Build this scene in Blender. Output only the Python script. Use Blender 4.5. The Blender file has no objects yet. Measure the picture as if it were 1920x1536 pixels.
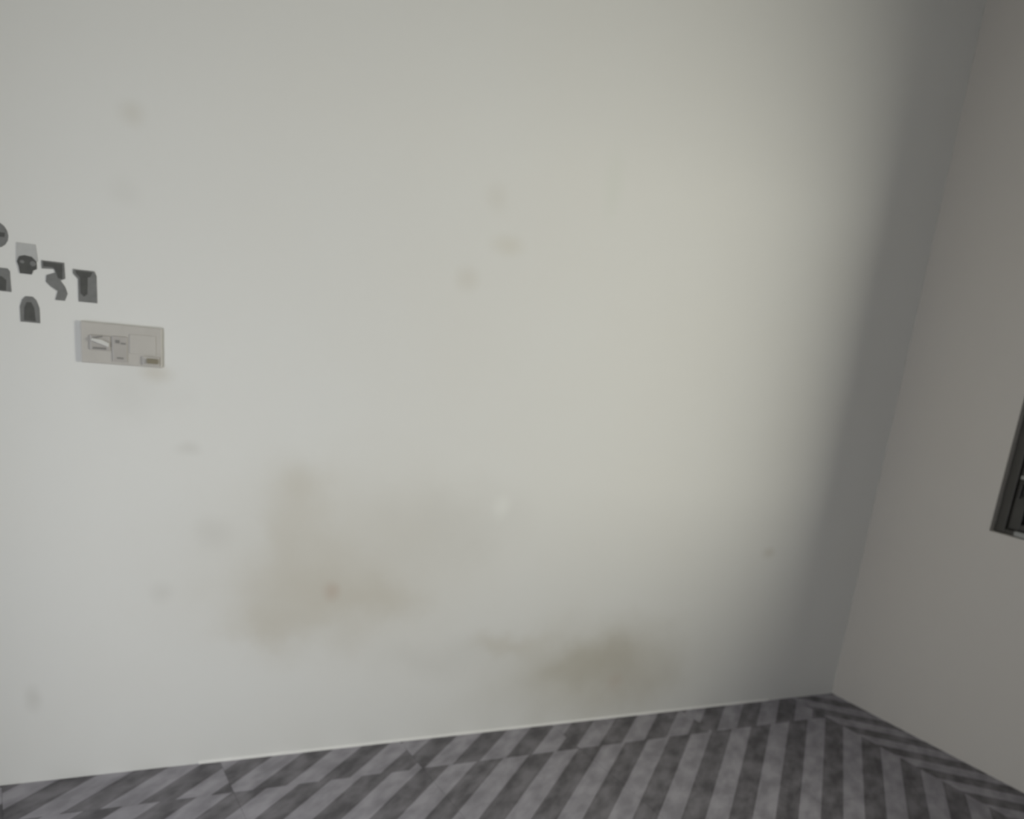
import bpy, bmesh, math, random
from mathutils import Matrix, Vector
random.seed(4)
S = bpy.context.scene
COL = S.collection

# ------------------------------------------------------------------ camera
# room corner (main wall / right wall / floor) is the origin; main wall is y = 0,
# right wall is x = 0, the room extends to -x and -y.  Units: metres.
cam_d = bpy.data.cameras.new('camera')
cam = bpy.data.objects.new('camera', cam_d)
COL.objects.link(cam)
r = Vector((0.87545862, -0.46997149, 0.11268985))
u = Vector((0.0540175, 0.32686237, 0.94352695))
w = Vector((0.48026483, 0.81993158, -0.31154117))
M = Matrix((r, u, -w)).transposed().to_4x4()
M.translation = Vector((-3.2436, -2.8902, 1.45))
cam.matrix_world = M
cam_d.sensor_fit = 'HORIZONTAL'
cam_d.sensor_width = 36.0
cam_d.lens = 1807.66 / 1920.0 * 36.0
cam_d.shift_x = -(1015.98 - 960.0) / 1920.0
cam_d.shift_y = (1197.55 - 768.0) / 1920.0
cam_d.clip_start = 0.02
# the phone's focus sits nearer than the walls: the whole frame is slightly soft
cam_d.dof.use_dof = True
cam_d.dof.focus_distance = 1.5
cam_d.dof.aperture_fstop = 4.2
S.camera = cam

# ------------------------------------------------------------------ world, light, exposure
S.view_settings.view_transform = 'Standard'
S.view_settings.look = 'None'
S.view_settings.exposure = -0.14
S.view_settings.gamma = 1.0
S.view_settings.use_curve_mapping = False

wd = bpy.data.worlds.new('sky'); S.world = wd
wd.use_nodes = True
bg = wd.node_tree.nodes['Background']
bg.inputs[0].default_value = (0.86, 0.93, 1.0, 1)
bg.inputs[1].default_value = 0.6

def area(name, loc, target, sx, sy, power, col, spread=180):
    d = bpy.data.lights.new(name, 'AREA')
    d.shape = 'RECTANGLE'; d.size = sx; d.size_y = sy
    d.energy = power; d.color = col; d.spread = math.radians(spread)
    o = bpy.data.objects.new(name, d); COL.objects.link(o)
    o.location = loc
    o.rotation_euler = (Vector(target) - Vector(loc)).to_track_quat('-Z', 'Y').to_euler()
    return o
# daylight through the open half of the window in the right wall
area('daylight_right', (0.76, -2.34, 1.46), (-1.1, -1.1, 1.42), 1.6, 1.10, 158, (1.0, 0.985, 0.85))
# added fill light outside the made-up opening in the left wall
area('fill_left', (-4.25, -1.50, 0.80), (-2.5, -1.15, 0.45), 1.0, 1.6, 39, (0.93, 0.965, 1.0))

# ------------------------------------------------------------------ helpers
def nmat(name):
    m = bpy.data.materials.new(name); m.use_nodes = True
    return m, m.node_tree, m.node_tree.nodes['Principled BSDF']

def simple(name, col, rough=0.5, metal=0.0, noise=0.06, scale=40.0, bump=0.0):
    m, nt, b = nmat(name)
    tc = nt.nodes.new('ShaderNodeTexCoord')
    n = nt.nodes.new('ShaderNodeTexNoise'); n.inputs['Scale'].default_value = scale; n.inputs['Detail'].default_value = 4
    nt.links.new(tc.outputs['Object'], n.inputs['Vector'])
    mx = nt.nodes.new('ShaderNodeMix'); mx.data_type = 'RGBA'
    mx.inputs[6].default_value = tuple(c * (1 - noise) for c in col) + (1,)
    mx.inputs[7].default_value = tuple(min(1, c * (1 + noise)) for c in col) + (1,)
    nt.links.new(n.outputs['Fac'], mx.inputs[0])
    nt.links.new(mx.outputs[2], b.inputs['Base Color'])
    b.inputs['Roughness'].default_value = rough; b.inputs['Metallic'].default_value = metal
    if bump:
        bp = nt.nodes.new('ShaderNodeBump'); bp.inputs['Strength'].default_value = bump; bp.inputs['Distance'].default_value = 0.004
        nt.links.new(n.outputs['Fac'], bp.inputs['Height']); nt.links.new(bp.outputs[0], b.inputs['Normal'])
    return m

def plaster(name, col, stains=()):
    """matt distemper with faint mottling; stains = (x, z, rx, rz, strength, colour)"""
    m, nt, b = nmat(name)
    N, L = nt.nodes, nt.links
    tc = N.new('ShaderNodeTexCoord')
    n1 = N.new('ShaderNodeTexNoise'); n1.inputs['Scale'].default_value = 2.2; n1.inputs['Detail'].default_value = 5
    L.new(tc.outputs['Object'], n1.inputs['Vector'])
    mx = N.new('ShaderNodeMix'); mx.data_type = 'RGBA'
    mx.inputs[6].default_value = (col[0] * .985, col[1] * .97, col[2] * .95, 1)
    mx.inputs[7].default_value = tuple(col) + (1,)
    L.new(n1.outputs['Fac'], mx.inputs[0])
    out = mx.outputs[2]
    if stains:
        nd = N.new('ShaderNodeTexNoise'); nd.inputs['Scale'].default_value = 5.0; nd.inputs['Detail'].default_value = 5
        L.new(tc.outputs['Object'], nd.inputs['Vector'])
        sub = N.new('ShaderNodeVectorMath'); sub.operation = 'SUBTRACT'; sub.inputs[1].default_value = (.5, .5, .5)
        L.new(nd.outputs['Color'], sub.inputs[0])
        sc = N.new('ShaderNodeVectorMath'); sc.operation = 'SCALE'; sc.inputs['Scale'].default_value = 0.22
        L.new(sub.outputs[0], sc.inputs[0])
        scs = N.new('ShaderNodeVectorMath'); scs.operation = 'SCALE'; scs.inputs['Scale'].default_value = 0.04
        L.new(sub.outputs[0], scs.inputs[0])
        adb = N.new('ShaderNodeVectorMath'); L.new(tc.outputs['Object'], adb.inputs[0]); L.new(sc.outputs[0], adb.inputs[1])
        ads = N.new('ShaderNodeVectorMath'); L.new(tc.outputs['Object'], ads.inputs[0]); L.new(scs.outputs[0], ads.inputs[1])
        for (x, z, rx, rz, st, sc_col) in stains:
            src = adb if rx > 0.12 else ads
            s1 = N.new('ShaderNodeVectorMath'); s1.operation = 'SUBTRACT'; s1.inputs[1].default_value = (x, 0, z)
            L.new(src.outputs[0], s1.inputs[0])
            s2 = N.new('ShaderNodeVectorMath'); s2.operation = 'MULTIPLY'; s2.inputs[1].default_value = (1 / rx, 0, 1 / rz)
            L.new(s1.outputs[0], s2.inputs[0])
            le = N.new('ShaderNodeVectorMath'); le.operation = 'LENGTH'; L.new(s2.outputs[0], le.inputs[0])
            mr = N.new('ShaderNodeMapRange'); mr.interpolation_type = 'SMOOTHSTEP'
            mr.inputs[1].default_value = 1.0; mr.inputs[2].default_value = 0.0
            mr.inputs[3].default_value = 0.0; mr.inputs[4].default_value = st
            L.new(le.outputs['Value'], mr.inputs[0])
            m2 = N.new('ShaderNodeMix'); m2.data_type = 'RGBA'
            L.new(mr.outputs[0], m2.inputs[0]); L.new(out, m2.inputs[6])
            m2.inputs[7].default_value = tuple(sc_col) + (1,)
            out = m2.outputs[2]
    L.new(out, b.inputs['Base Color'])
    b.inputs['Roughness'].default_value = 0.75
    n3 = N.new('ShaderNodeTexNoise'); n3.inputs['Scale'].default_value = 9; n3.inputs['Detail'].default_value = 6
    L.new(tc.outputs['Object'], n3.inputs['Vector'])
    bp = N.new('ShaderNodeBump'); bp.inputs['Strength'].default_value = 0.10; bp.inputs['Distance'].default_value = 0.01
    L.new(n3.outputs['Fac'], bp.inputs['Height']); L.new(bp.outputs[0], b.inputs['Normal'])
    return m

def bbox(bm, lo, hi):
    vs = [bm.verts.new((x, y, z)) for x in (lo[0], hi[0]) for y in (lo[1], hi[1]) for z in (lo[2], hi[2])]
    for f in ((0, 1, 3, 2), (4, 6, 7, 5), (0, 4, 5, 1), (2, 3, 7, 6), (0, 2, 6, 4), (1, 5, 7, 3)):
        bm.faces.new([vs[i] for i in f])

def prism(bm, poly, axis, a, b):
    """extrude a 2-D polygon along axis ('y': poly in x,z; 'z': poly in x,y; 'x': poly in y,z)"""
    def P(p, t):
        return {'y': (p[0], t, p[1]), 'z': (p[0], p[1], t), 'x': (t, p[0], p[1])}[axis]
    va = [bm.verts.new(P(p, a)) for p in poly]; vb = [bm.verts.new(P(p, b)) for p in poly]
    bm.faces.new(va); bm.faces.new(vb[::-1])
    n = len(poly)
    for i in range(n):
        bm.faces.new((va[i], vb[i], vb[(i + 1) % n], va[(i + 1) % n]))

def obj(name, bm, mat, parent=None, bevel=0.0, seg=2):
    bmesh.ops.recalc_face_normals(bm, faces=bm.faces)
    me = bpy.data.meshes.new(name); bm.to_mesh(me); bm.free()
    if mat: me.materials.append(mat)
    o = bpy.data.objects.new(name, me); COL.objects.link(o)
    if parent: o.parent = parent
    if bevel:
        md = o.modifiers.new('bevel', 'BEVEL'); md.width = bevel; md.segments = seg; md.limit_method = 'ANGLE'
    return o

def boxes(name, lst, mat, parent=None, bevel=0.0, seg=2):
    bm = bmesh.new()
    for lo, hi in lst: bbox(bm, lo, hi)
    return obj(name, bm, mat, parent, bevel, seg)

def empty(name, loc=(0, 0, 0)):
    o = bpy.data.objects.new(name, None); COL.objects.link(o); o.location = loc
    o.empty_display_size = 0.05
    return o

def tag(o, label=None, cat=None, group=None, kind=None):
    if label: o['label'] = label
    if cat: o['category'] = cat
    if group: o['group'] = group
    if kind: o['kind'] = kind
    return o

# ------------------------------------------------------------------ materials
OCH = (0.50, 0.44, 0.33); GRY = (0.50, 0.48, 0.44); RED = (0.50, 0.36, 0.28); PALE = (0.86, 0.86, 0.83)
stains = [
    (-2.34, 0.66, 0.74, 0.46, 0.26, OCH), (-2.40, 0.53, 0.42, 0.25, 0.34, OCH), (-2.46, 0.80, 0.14, 0.26, 0.20, OCH),
    (-2.347, 0.555, 0.045, 0.05, 0.35, RED), (-2.46, 0.91, 0.08, 0.09, 0.16, OCH), (-2.55, 0.44, 0.22, 0.08, 0.22, OCH),
    (-1.95, 0.78, 0.40, 0.22, 0.16, GRY), (-2.71, 0.75, 0.08, 0.08, 0.18, GRY), (-2.15, 0.52, 0.20, 0.10, 0.18, OCH),
    (-1.30, 0.20, 0.66, 0.30, 0.42, (0.46, 0.42, 0.32)), (-1.36, 0.24, 0.34, 0.14, 0.30, (0.42, 0.38, 0.29)),
    (-1.70, 0.33, 0.24, 0.07, 0.26, OCH), (-1.13, 0.18, 0.30, 0.28, 0.26, (0.42, 0.37, 0.29)), (-1.20, 0.15, 0.06, 0.06, 0.20, RED),
    (-2.915, 1.82, 0.05, 0.045, 0.20, OCH), (-2.931, 1.64, 0.06, 0.06, 0.10, GRY), (-1.894, 1.785, 0.06, 0.06, 0.12, OCH),
    (-1.967, 1.541, 0.06, 0.055, 0.18, OCH), (-1.843, 1.656, 0.09, 0.05, 0.22, (0.58, 0.52, 0.38)),
    (-1.77, 0.839, 0.05, 0.06, 0.6, PALE), (-2.851, 0.572, 0.05, 0.05, 0.18, GRY), (-3.199, 0.264, 0.035, 0.06, 0.28, GRY),
    (-2.92, 1.14, 0.17, 0.14, 0.14, GRY), (-0.541, 0.656, 0.05, 0.035, 0.25, OCH), (-2.78, 0.99, 0.05, 0.03, 0.22, GRY),
    (-1.49, 1.88, 0.06, 0.16, 0.14, (0.60, 0.68, 0.56)), (-2.86, 1.19, 0.06, 0.04, 0.30, OCH), (-1.95, 0.30, 0.40, 0.12, 0.15, GRY),
]
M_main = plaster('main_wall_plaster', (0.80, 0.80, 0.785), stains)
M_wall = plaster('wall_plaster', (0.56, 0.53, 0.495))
M_far = plaster('grey_wall_plaster', (0.24, 0.24, 0.24))
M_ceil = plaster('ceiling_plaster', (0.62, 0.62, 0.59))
M_halo = simple('white_halo', (0.86, 0.85, 0.83), 0.5)  # white that paints the bright halo line at the wall foot
M_frame = simple('dark_window_frame', (0.048, 0.044, 0.038), 0.55, noise=0.3, scale=12)
M_sash = simple('dark_sash', (0.045, 0.042, 0.037), 0.5, noise=0.3, scale=14)
M_bar = simple('steel_bar', (0.34, 0.34, 0.32), 0.4, 0.3)
M_track = simple('aluminium_track', (0.30, 0.30, 0.29), 0.45, 0.3)
M_black = simple('black_latch', (0.02, 0.018, 0.016), 0.5)
M_plate = simple('switch_plate', (0.54, 0.515, 0.48), 0.5, noise=0.08, scale=20)
M_rocker = simple('rocker', (0.70, 0.69, 0.66), 0.3)
M_rock2 = simple('rocker_grey', (0.47, 0.445, 0.42), 0.4)
M_dirty = simple('brown_rocker', (0.26, 0.23, 0.17), 0.5)
M_slot = simple('dark_slot', (0.24, 0.23, 0.22), 0.6)
M_stD = simple('sticker_dark', (0.085, 0.085, 0.080), 0.6, noise=0.35, scale=60)
M_stM = simple('sticker_mid', (0.20, 0.20, 0.195), 0.6, noise=0.25, scale=60)
M_stL = simple('sticker_pale', (0.50, 0.50, 0.49), 0.6, noise=0.1, scale=60)

def tinted_glass():
    m, nt, b = nmat('dark_tinted_glass')
    b.inputs['Base Color'].default_value = (0.010, 0.011, 0.010, 1)
    b.inputs['Roughness'].default_value = 0.12
    b.inputs['Specular IOR Level'].default_value = 0.35
    return m
M_glass = tinted_glass()

def floor_mat(name, a, bcol, rough):
    m, nt, b = nmat(name)
    N, L = nt.nodes, nt.links
    tc = N.new('ShaderNodeTexCoord')
    mp = N.new('ShaderNodeMapping'); mp.vector_type = 'TEXTURE'
    mp.inputs['Rotation'].default_value = (0, 0, math.pi / 4); mp.inputs['Scale'].default_value = (0.12, 0.05, 1)
    L.new(tc.outputs['Object'], mp.inputs['Vector'])
    n = N.new('ShaderNodeTexNoise'); n.inputs['Scale'].default_value = 1.0; n.inputs['Detail'].default_value = 4
    L.new(mp.outputs[0], n.inputs['Vector'])
    cr = N.new('ShaderNodeMapRange'); cr.inputs[1].default_value = 0.36; cr.inputs[2].default_value = 0.64
    L.new(n.outputs['Fac'], cr.inputs[0])
    mx = N.new('ShaderNodeMix'); mx.data_type = 'RGBA'
    mx.inputs[6].default_value = a + (1,); mx.inputs[7].default_value = bcol + (1,)
    L.new(cr.outputs[0], mx.inputs[0]); L.new(mx.outputs[2], b.inputs['Base Color'])
    b.inputs['Roughness'].default_value = rough
    b.inputs['Specular IOR Level'].default_value = 0.3
    return m
M_light = floor_mat('floor_strip_light', (0.232, 0.222, 0.247), (0.35, 0.336, 0.37), 0.5)
M_dark = floor_mat('floor_strip_dark', (0.085, 0.080, 0.089), (0.190, 0.181, 0.198), 0.5)
M_grout = simple('floor_grout', (0.10, 0.098, 0.10), 0.8)
M_slab = simple('floor_bed', (0.12, 0.12, 0.12), 0.9)

# ------------------------------------------------------------------ the room
X0, Y0, H, T = -3.9, -3.9, 2.95, 0.18
tag(boxes('wall_back', [((X0 - T, 0, -0.05), (T, T, H))], M_main), 'white distempered main wall with brown stains and stickers', kind='structure')
WY0, WY1, WZ0, WZ1 = -2.25, -0.57, 0.892, 2.02          # window in the right wall
bm = bmesh.new()
bbox(bm, (0, Y0, -0.05), (T, 0, WZ0)); bbox(bm, (0, Y0, WZ1), (T, 0, H))
bbox(bm, (0, WY1, WZ0), (T, 0, WZ1)); bbox(bm, (0, Y0, WZ0), (T, WY0, WZ1))
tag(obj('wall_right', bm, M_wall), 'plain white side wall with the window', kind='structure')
LY0, LY1, LZ0, LZ1 = -2.05, -0.92, 0.0, 2.1               # opening added in the left wall for the fill light, out of view
bm = bmesh.new()
bbox(bm, (X0 - T, Y0, LZ1), (X0, 0, H))
bbox(bm, (X0 - T, LY1, LZ0), (X0, 0, LZ1)); bbox(bm, (X0 - T, Y0, LZ0), (X0, LY0, LZ1))
tag(obj('wall_left', bm, M_far), 'grey painted wall on the left of the room', kind='structure')
tag(boxes('wall_front', [((X0 - T, Y0 - T, -0.05), (T, Y0, H))], M_far), 'grey painted wall behind the viewer', kind='structure')
tag(boxes('ceiling', [((X0 - T, Y0 - T, H), (T, T, H + 0.15))], M_ceil), 'white plastered ceiling', kind='structure')

# thin white bead added to imitate a bright sharpening halo along the wall foot
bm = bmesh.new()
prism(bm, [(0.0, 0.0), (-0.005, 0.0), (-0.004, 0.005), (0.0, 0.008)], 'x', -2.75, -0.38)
tag(obj('halo_line_1', bm, M_halo), 'thin white line imitating a bright halo along the foot of the main wall', kind='structure')

# ------------------------------------------------------------------ floor: tiles with diagonal inlaid strips
floor = tag(boxes('floor', [((X0 - T, Y0 - T, -0.12), (T, T, -0.010))], M_slab), 'grey tiled floor with diagonal light and dark strips', kind='structure')
TS, CX, CY = 0.61, -0.245, -0.217
PER = TS / 3 / math.sqrt(2)

def clip(poly, nx, ny, c):                                # keep nx*x + ny*y <= c
    out = []
    for i in range(len(poly)):
        p, q = poly[i], poly[(i + 1) % len(poly)]
        dp, dq = nx * p[0] + ny * p[1] - c, nx * q[0] + ny * q[1] - c
        if dp <= 0: out.append(p)
        if (dp < 0 < dq) or (dq < 0 < dp):
            t = dp / (dp - dq); out.append((p[0] + t * (q[0] - p[0]), p[1] + t * (q[1] - p[1])))
    return out

def area2(poly):
    return abs(sum(poly[i][0] * poly[(i + 1) % len(poly)][1] - poly[(i + 1) % len(poly)][0] * poly[i][1] for i in range(len(poly)))) / 2

def strips_of(x0, x1, y0, y1, s0, sgn):
    """polygons of the diagonal strips inside a tile; sgn +1: strips run along (1,1), -1: along (1,-1)"""
    nx, ny = 1 / math.sqrt(2), -sgn / math.sqrt(2)
    cs = [nx * x + ny * y for x in (x0, x1) for y in (y0, y1)]
    k = math.floor((min(cs) - s0) / (PER / 2))
    res = []
    while s0 + k * PER / 2 < max(cs):
        a, b = s0 + k * PER / 2, s0 + (k + 1) * PER / 2
        p = [(x0, y0), (x1, y0), (x1, y1), (x0, y1)]
        p = clip(p, nx, ny, b - 0.0003); p = clip(p, -nx, -ny, -(a + 0.0003)) if p else p
        if len(p) > 2 and area2(p) > 2e-5: res.append((k % 2 == 0, p))
        k += 1
    return res

def tile(x0, x1, y0, y1, s0, sgn, single):
    g = 0.0004
    x0, x1, y0, y1 = x0 + g, x1 - g, y0 + g, y1 - g
    t = boxes('tile', [((x0, y0, -0.010), (x1, y1, -0.0016))], M_grout, floor)
    if single:
        for light, p in strips_of(x0, x1, y0, y1, s0, sgn):
            b = bmesh.new(); prism(b, p, 'z', -0.0016, random.uniform(-0.0002, 0.0002))
            obj('strip', b, M_light if light else M_dark, t)
    else:
        for want in (True, False):
            b = bmesh.new()
            for light, p in strips_of(x0, x1, y0, y1, s0, sgn):
                if light == want: prism(b, p, 'z', -0.0016, 0.0)
            tag(obj('strip_inlay', b, M_light if want else M_dark, t), kind='stuff')

FS = 0.1926
xs = [0.0, CX]
while xs[-1] > X0: xs.append(max(X0, xs[-1] - TS))
ys = [0.0, CY]
while ys[-1] > Y0: ys.append(max(Y0, ys[-1] - TS))
cut_phase = [0.5, 0.62, 0.42, 0.55, 0.30, 0.70, 0.5, 0.5]
for j in range(len(ys) - 1):
    for i in range(len(xs) - 1):
        x1, x0, y1, y0 = xs[i], xs[i + 1], ys[j], ys[j + 1]
        if x1 - x0 < 0.01 or y1 - y0 < 0.01: continue
        s0, sgn = FS, 1
        if i == 0: s0, sgn = -0.341 - PER / 4, -1
        elif j == 0: s0 = FS + PER * cut_phase[i % 8]
        tile(x0, x1, y0, y1, s0, sgn, j < 3)

# ------------------------------------------------------------------ window in the right wall
win = tag(empty('window_1', (0.03, WY1, WZ0)), 'dark framed two leaf window in the side wall', kind='structure')
win.location = (0, 0, 0)
FX0, FX1 = 0.022, 0.100
ft = 0.045
YM = -1.37                                                # meeting line of the closed and the open leaf
boxes('frame', [((FX0, WY1 - ft, WZ0), (FX1, WY1, WZ1)), ((FX0, WY0, WZ0), (FX1, WY0 + ft, WZ1)),
                ((FX0, WY0 + ft, WZ1 - ft), (FX1, WY1 - ft, WZ1)), ((FX0, WY0 + ft, WZ0), (FX1, WY1 - ft, WZ0 + 0.018))], M_frame, win, 0.004)
leaf = boxes('sash', [((FX0 + .012, WY1 - ft - .050, WZ0 + .02), (FX1 - .02, WY1 - ft - .001, WZ1 - ft - .002)),
                      ((FX0 + .012, YM, WZ0 + .02), (FX1 - .02, YM + .05, WZ1 - ft - .002)),
                      ((FX0 + .012, YM + .05, WZ0 + .02), (FX1 - .02, WY1 - ft - .05, WZ0 + .045)),
                      ((FX0 + .012, YM + .05, WZ1 - ft - .06), (FX1 - .02, WY1 - ft - .05, WZ1 - ft - .002))], M_sash, win, 0.003)
boxes('pane', [((FX0 + .034, YM + .048, WZ0 + .043), (FX0 + .040, WY1 - ft - .048, WZ1 - ft - .058))], M_glass, leaf)
for z in (1.098, 1.36, 1.62, 1.88):
    bm = bmesh.new(); bbox(bm, (FX0 - .004, YM + .02, z), (FX0 + .008, WY1 - ft - .012, z + .014))
    obj('rail', bm, M_bar, leaf, 0.003)
boxes('latch', [((FX0 - .006, -0.662, 1.045), (FX0 + .012, -0.630, 1.096)), ((FX0 - .016, -0.652, 1.030), (FX0 - .004, -0.640, 1.080))], M_black, leaf, 0.003)
boxes('track', [((0.004, WY0 + ft, WZ0 + .002), (FX0 - .001, -0.668, WZ0 + .022))], M_track, win, 0.003)
# the second leaf is folded right back against the outside of the wall
OX0, OX1, OY0, OY1 = T + .004, T + .040, WY0 - 1.02, WY0 - .005
ol = boxes('open_sash', [((OX0, OY0, WZ0 + .02), (OX1, OY1, WZ0 + .07)), ((OX0, OY0, WZ1 - .10), (OX1, OY1, WZ1 - .05)),
                         ((OX0, OY0, WZ0 + .07), (OX1, OY0 + .05, WZ1 - .10)), ((OX0, OY1 - .05, WZ0 + .07), (OX1, OY1, WZ1 - .10))], M_sash, win, 0.003)
boxes('pane', [((OX0 + .012, OY0 + .048, WZ0 + .068), (OX0 + .018, OY1 - .048, WZ1 - .098))], M_glass, ol)

# door frame added around the unseen opening that lets the fill light in
w2 = tag(empty('added_door_1'), 'added door opening in the left wall for fill light', kind='structure')
boxes('frame', [((X0 - .12, LY0, LZ0), (X0 - .05, LY0 + .05, LZ1)), ((X0 - .12, LY1 - .05, LZ0), (X0 - .05, LY1, LZ1)),
                ((X0 - .12, LY0 + .05, LZ1 - .05), (X0 - .05, LY1 - .05, LZ1))], M_frame, w2)

# ------------------------------------------------------------------ switchboard on the main wall
sb = tag(empty('switchboard', (-2.947, 0, 1.262)), 'dirty white switchboard with rocker switches and socket below the wall stickers', 'switchboard')
def sbox(name, x0, x1, z0, z1, d0, d1, mat, parent=sb, bev=0.002):
    # coordinates relative to the board centre
    bm = bmesh.new(); bbox(bm, (x0, -d1, z0), (x1, -d0, z1))
    return obj(name, bm, mat, parent, bev)
sbox('back_box', -0.094, 0.094, -0.046, 0.046, 0.0, 0.003, M_plate)
plate = sbox('cover_plate', -0.100, 0.100, -0.052, 0.052, 0.003, 0.009, M_plate, sb, 0.003)
sw = sbox('rocker_switch', -0.078, -0.030, -0.018, 0.020, 0.009, 0.013, M_rock2, sb)
bm = bmesh.new(); prism(bm, [(-0.076, 0.006), (-0.034, -0.008), (-0.032, 0.002), (-0.050, 0.010), (-0.074, 0.012)], 'y', -0.013, -0.018)
obj('rocker', bm, M_rocker, sw, 0.001)
bm = bmesh.new(); prism(bm, [(-0.074, 0.014), (-0.048, 0.020), (-0.048, 0.0165), (-0.064, 0.012)], 'y', -0.013, -0.0142)
obj('gap', bm, M_slot, sw)
bm = bmesh.new(); bbox(bm, (-0.072, -0.0142, -0.015), (-0.040, -0.013, -0.010)); obj('gap', bm, M_slot, sw)
so = sbox('socket', -0.024, 0.012, -0.044, 0.022, 0.009, 0.012, M_rock2)
for cx_, cz_, w_, h_ in ((-0.012, 0.008, 0.010, 0.008), (0.002, 0.004, 0.012, 0.004), (-0.006, -0.034, 0.016, 0.004)):
    bm = bmesh.new(); bbox(bm, (cx_ - w_ / 2, -0.0130, cz_ - h_ / 2), (cx_ + w_ / 2, -0.012, cz_ + h_ / 2)); obj('slot', bm, M_slot, so)
rs = sbox('blank_module', 0.018, 0.084, -0.020, 0.030, 0.0090, 0.0110, M_plate)
br = sbox('rocker_switch', 0.050, 0.092, -0.047, -0.024, 0.0090, 0.0140, M_plate)
tag(sbox('rocker', 0.058, 0.088, -0.042, -0.029, 0.0140, 0.0190, M_dirty, br), 'small grimy brown rocker')

# ------------------------------------------------------------------ stickers on the main wall
def sticker(name, label, cx, cz, pieces):
    root = tag(empty(name, (cx, 0, cz)), label, 'sticker', 'stickers on the main wall')
    for i, (pn, poly, mat, d) in enumerate(pieces):
        bm = bmesh.new(); prism(bm, [(a / 1000, b / 1000) for a, b in poly], 'y', -0.0002 - d[0], -d[1]); obj(pn, bm, mat, root)
    return root
B0 = (0.0, 0.0012); B1 = (0.0010, 0.0020); B2 = (0.0018, 0.0028)
def ell(cx, cz, rx, rz, n=16, a0=0, a1=360):
    return [(cx + rx * math.cos(math.radians(a0 + (a1 - a0) * i / n)), cz + rz * math.sin(math.radians(a0 + (a1 - a0) * i / n))) for i in range(n if a1 - a0 >= 360 else n + 1)]

sticker('wall_sticker', 'round grey sticker, topmost and cut by the left edge', -3.227, 1.498,
        [('backing', ell(0, 0, 27, 30), M_stM, B0), ('dark_patch', [(-22, -4), (18, -4), (20, 6), (-20, 7)], M_stD, B1)])
sticker('wall_sticker', 'dark square sticker below the round one, cut by the left edge', -3.226, 1.394,
        [('backing', [(-26, -27), (26, -27), (25, 22), (20, 28), (-26, 28)], M_stM, B0), ('dark_patch', [(-24, -25), (14, -25), (16, 0), (6, 8), (-24, 4)], M_stD, B1)])
sticker('wall_sticker', 'nearly black knobbly sticker with a pale paper flap above it', -3.163, 1.446,
        [('paper_flap', [(-22, 0), (26, 0), (22, 40), (-20, 40)], M_stL, B0),
         ('figure', [(-16, -32), (10, -32), (14, -22), (22, -18), (22, 0), (12, 10), (-4, 12), (-16, 8), (-22, -4), (-18, -16)], M_stD, B1),
         ('pale_spot', ell(14, -6, 7, 6), M_stM, B2), ('pale_spot', ell(-10, -4, 5, 4), M_stM, B2)])
sticker('wall_sticker', 'dark sticker with a domed top, lowest of the group', -3.161, 1.331,
        [('backing', [(-22, -33), (22, -33), (22, 4), (16, 22), (8, 30), (-8, 30), (-16, 22), (-22, 4)], M_stM, B0),
         ('dark_patch', [(-14, -29), (12, -29), (10, 2), (4, 16), (-6, 16), (-12, 2)], M_stD, B1)])
sticker('wall_sticker', 'dark grey zigzag sticker shaped like a figure three', -3.102, 1.405,
        [('figure', [(-28, 46), (24, 46), (25, 8), (14, 2), (24, -12), (29, -28), (22, -46), (0, -46), (6, -24), (-10, -14), (-20, -4), (-18, 12), (2, 20), (0, 28), (-28, 26)], M_stM, B0),
         ('dark_patch', [(-24, 43), (20, 43), (18, 6), (8, 8), (4, 24), (-2, 32), (-24, 32)], M_stD, B1)])
sticker('wall_sticker', 'grey sticker shaped like a figure one, rightmost beside the switchboard', -3.031, 1.400,
        [('figure', [(-28, 39), (22, 39), (27, 28), (27, -39), (-17, -39), (-17, 16), (-28, 28)], M_stM, B0),
         ('dark_patch', [(-22, 36), (18, 36), (12, 24), (6, 22), (4, -18), (-4, -26), (-12, -18), (-12, 20), (-20, 28)], M_stD, B1)])
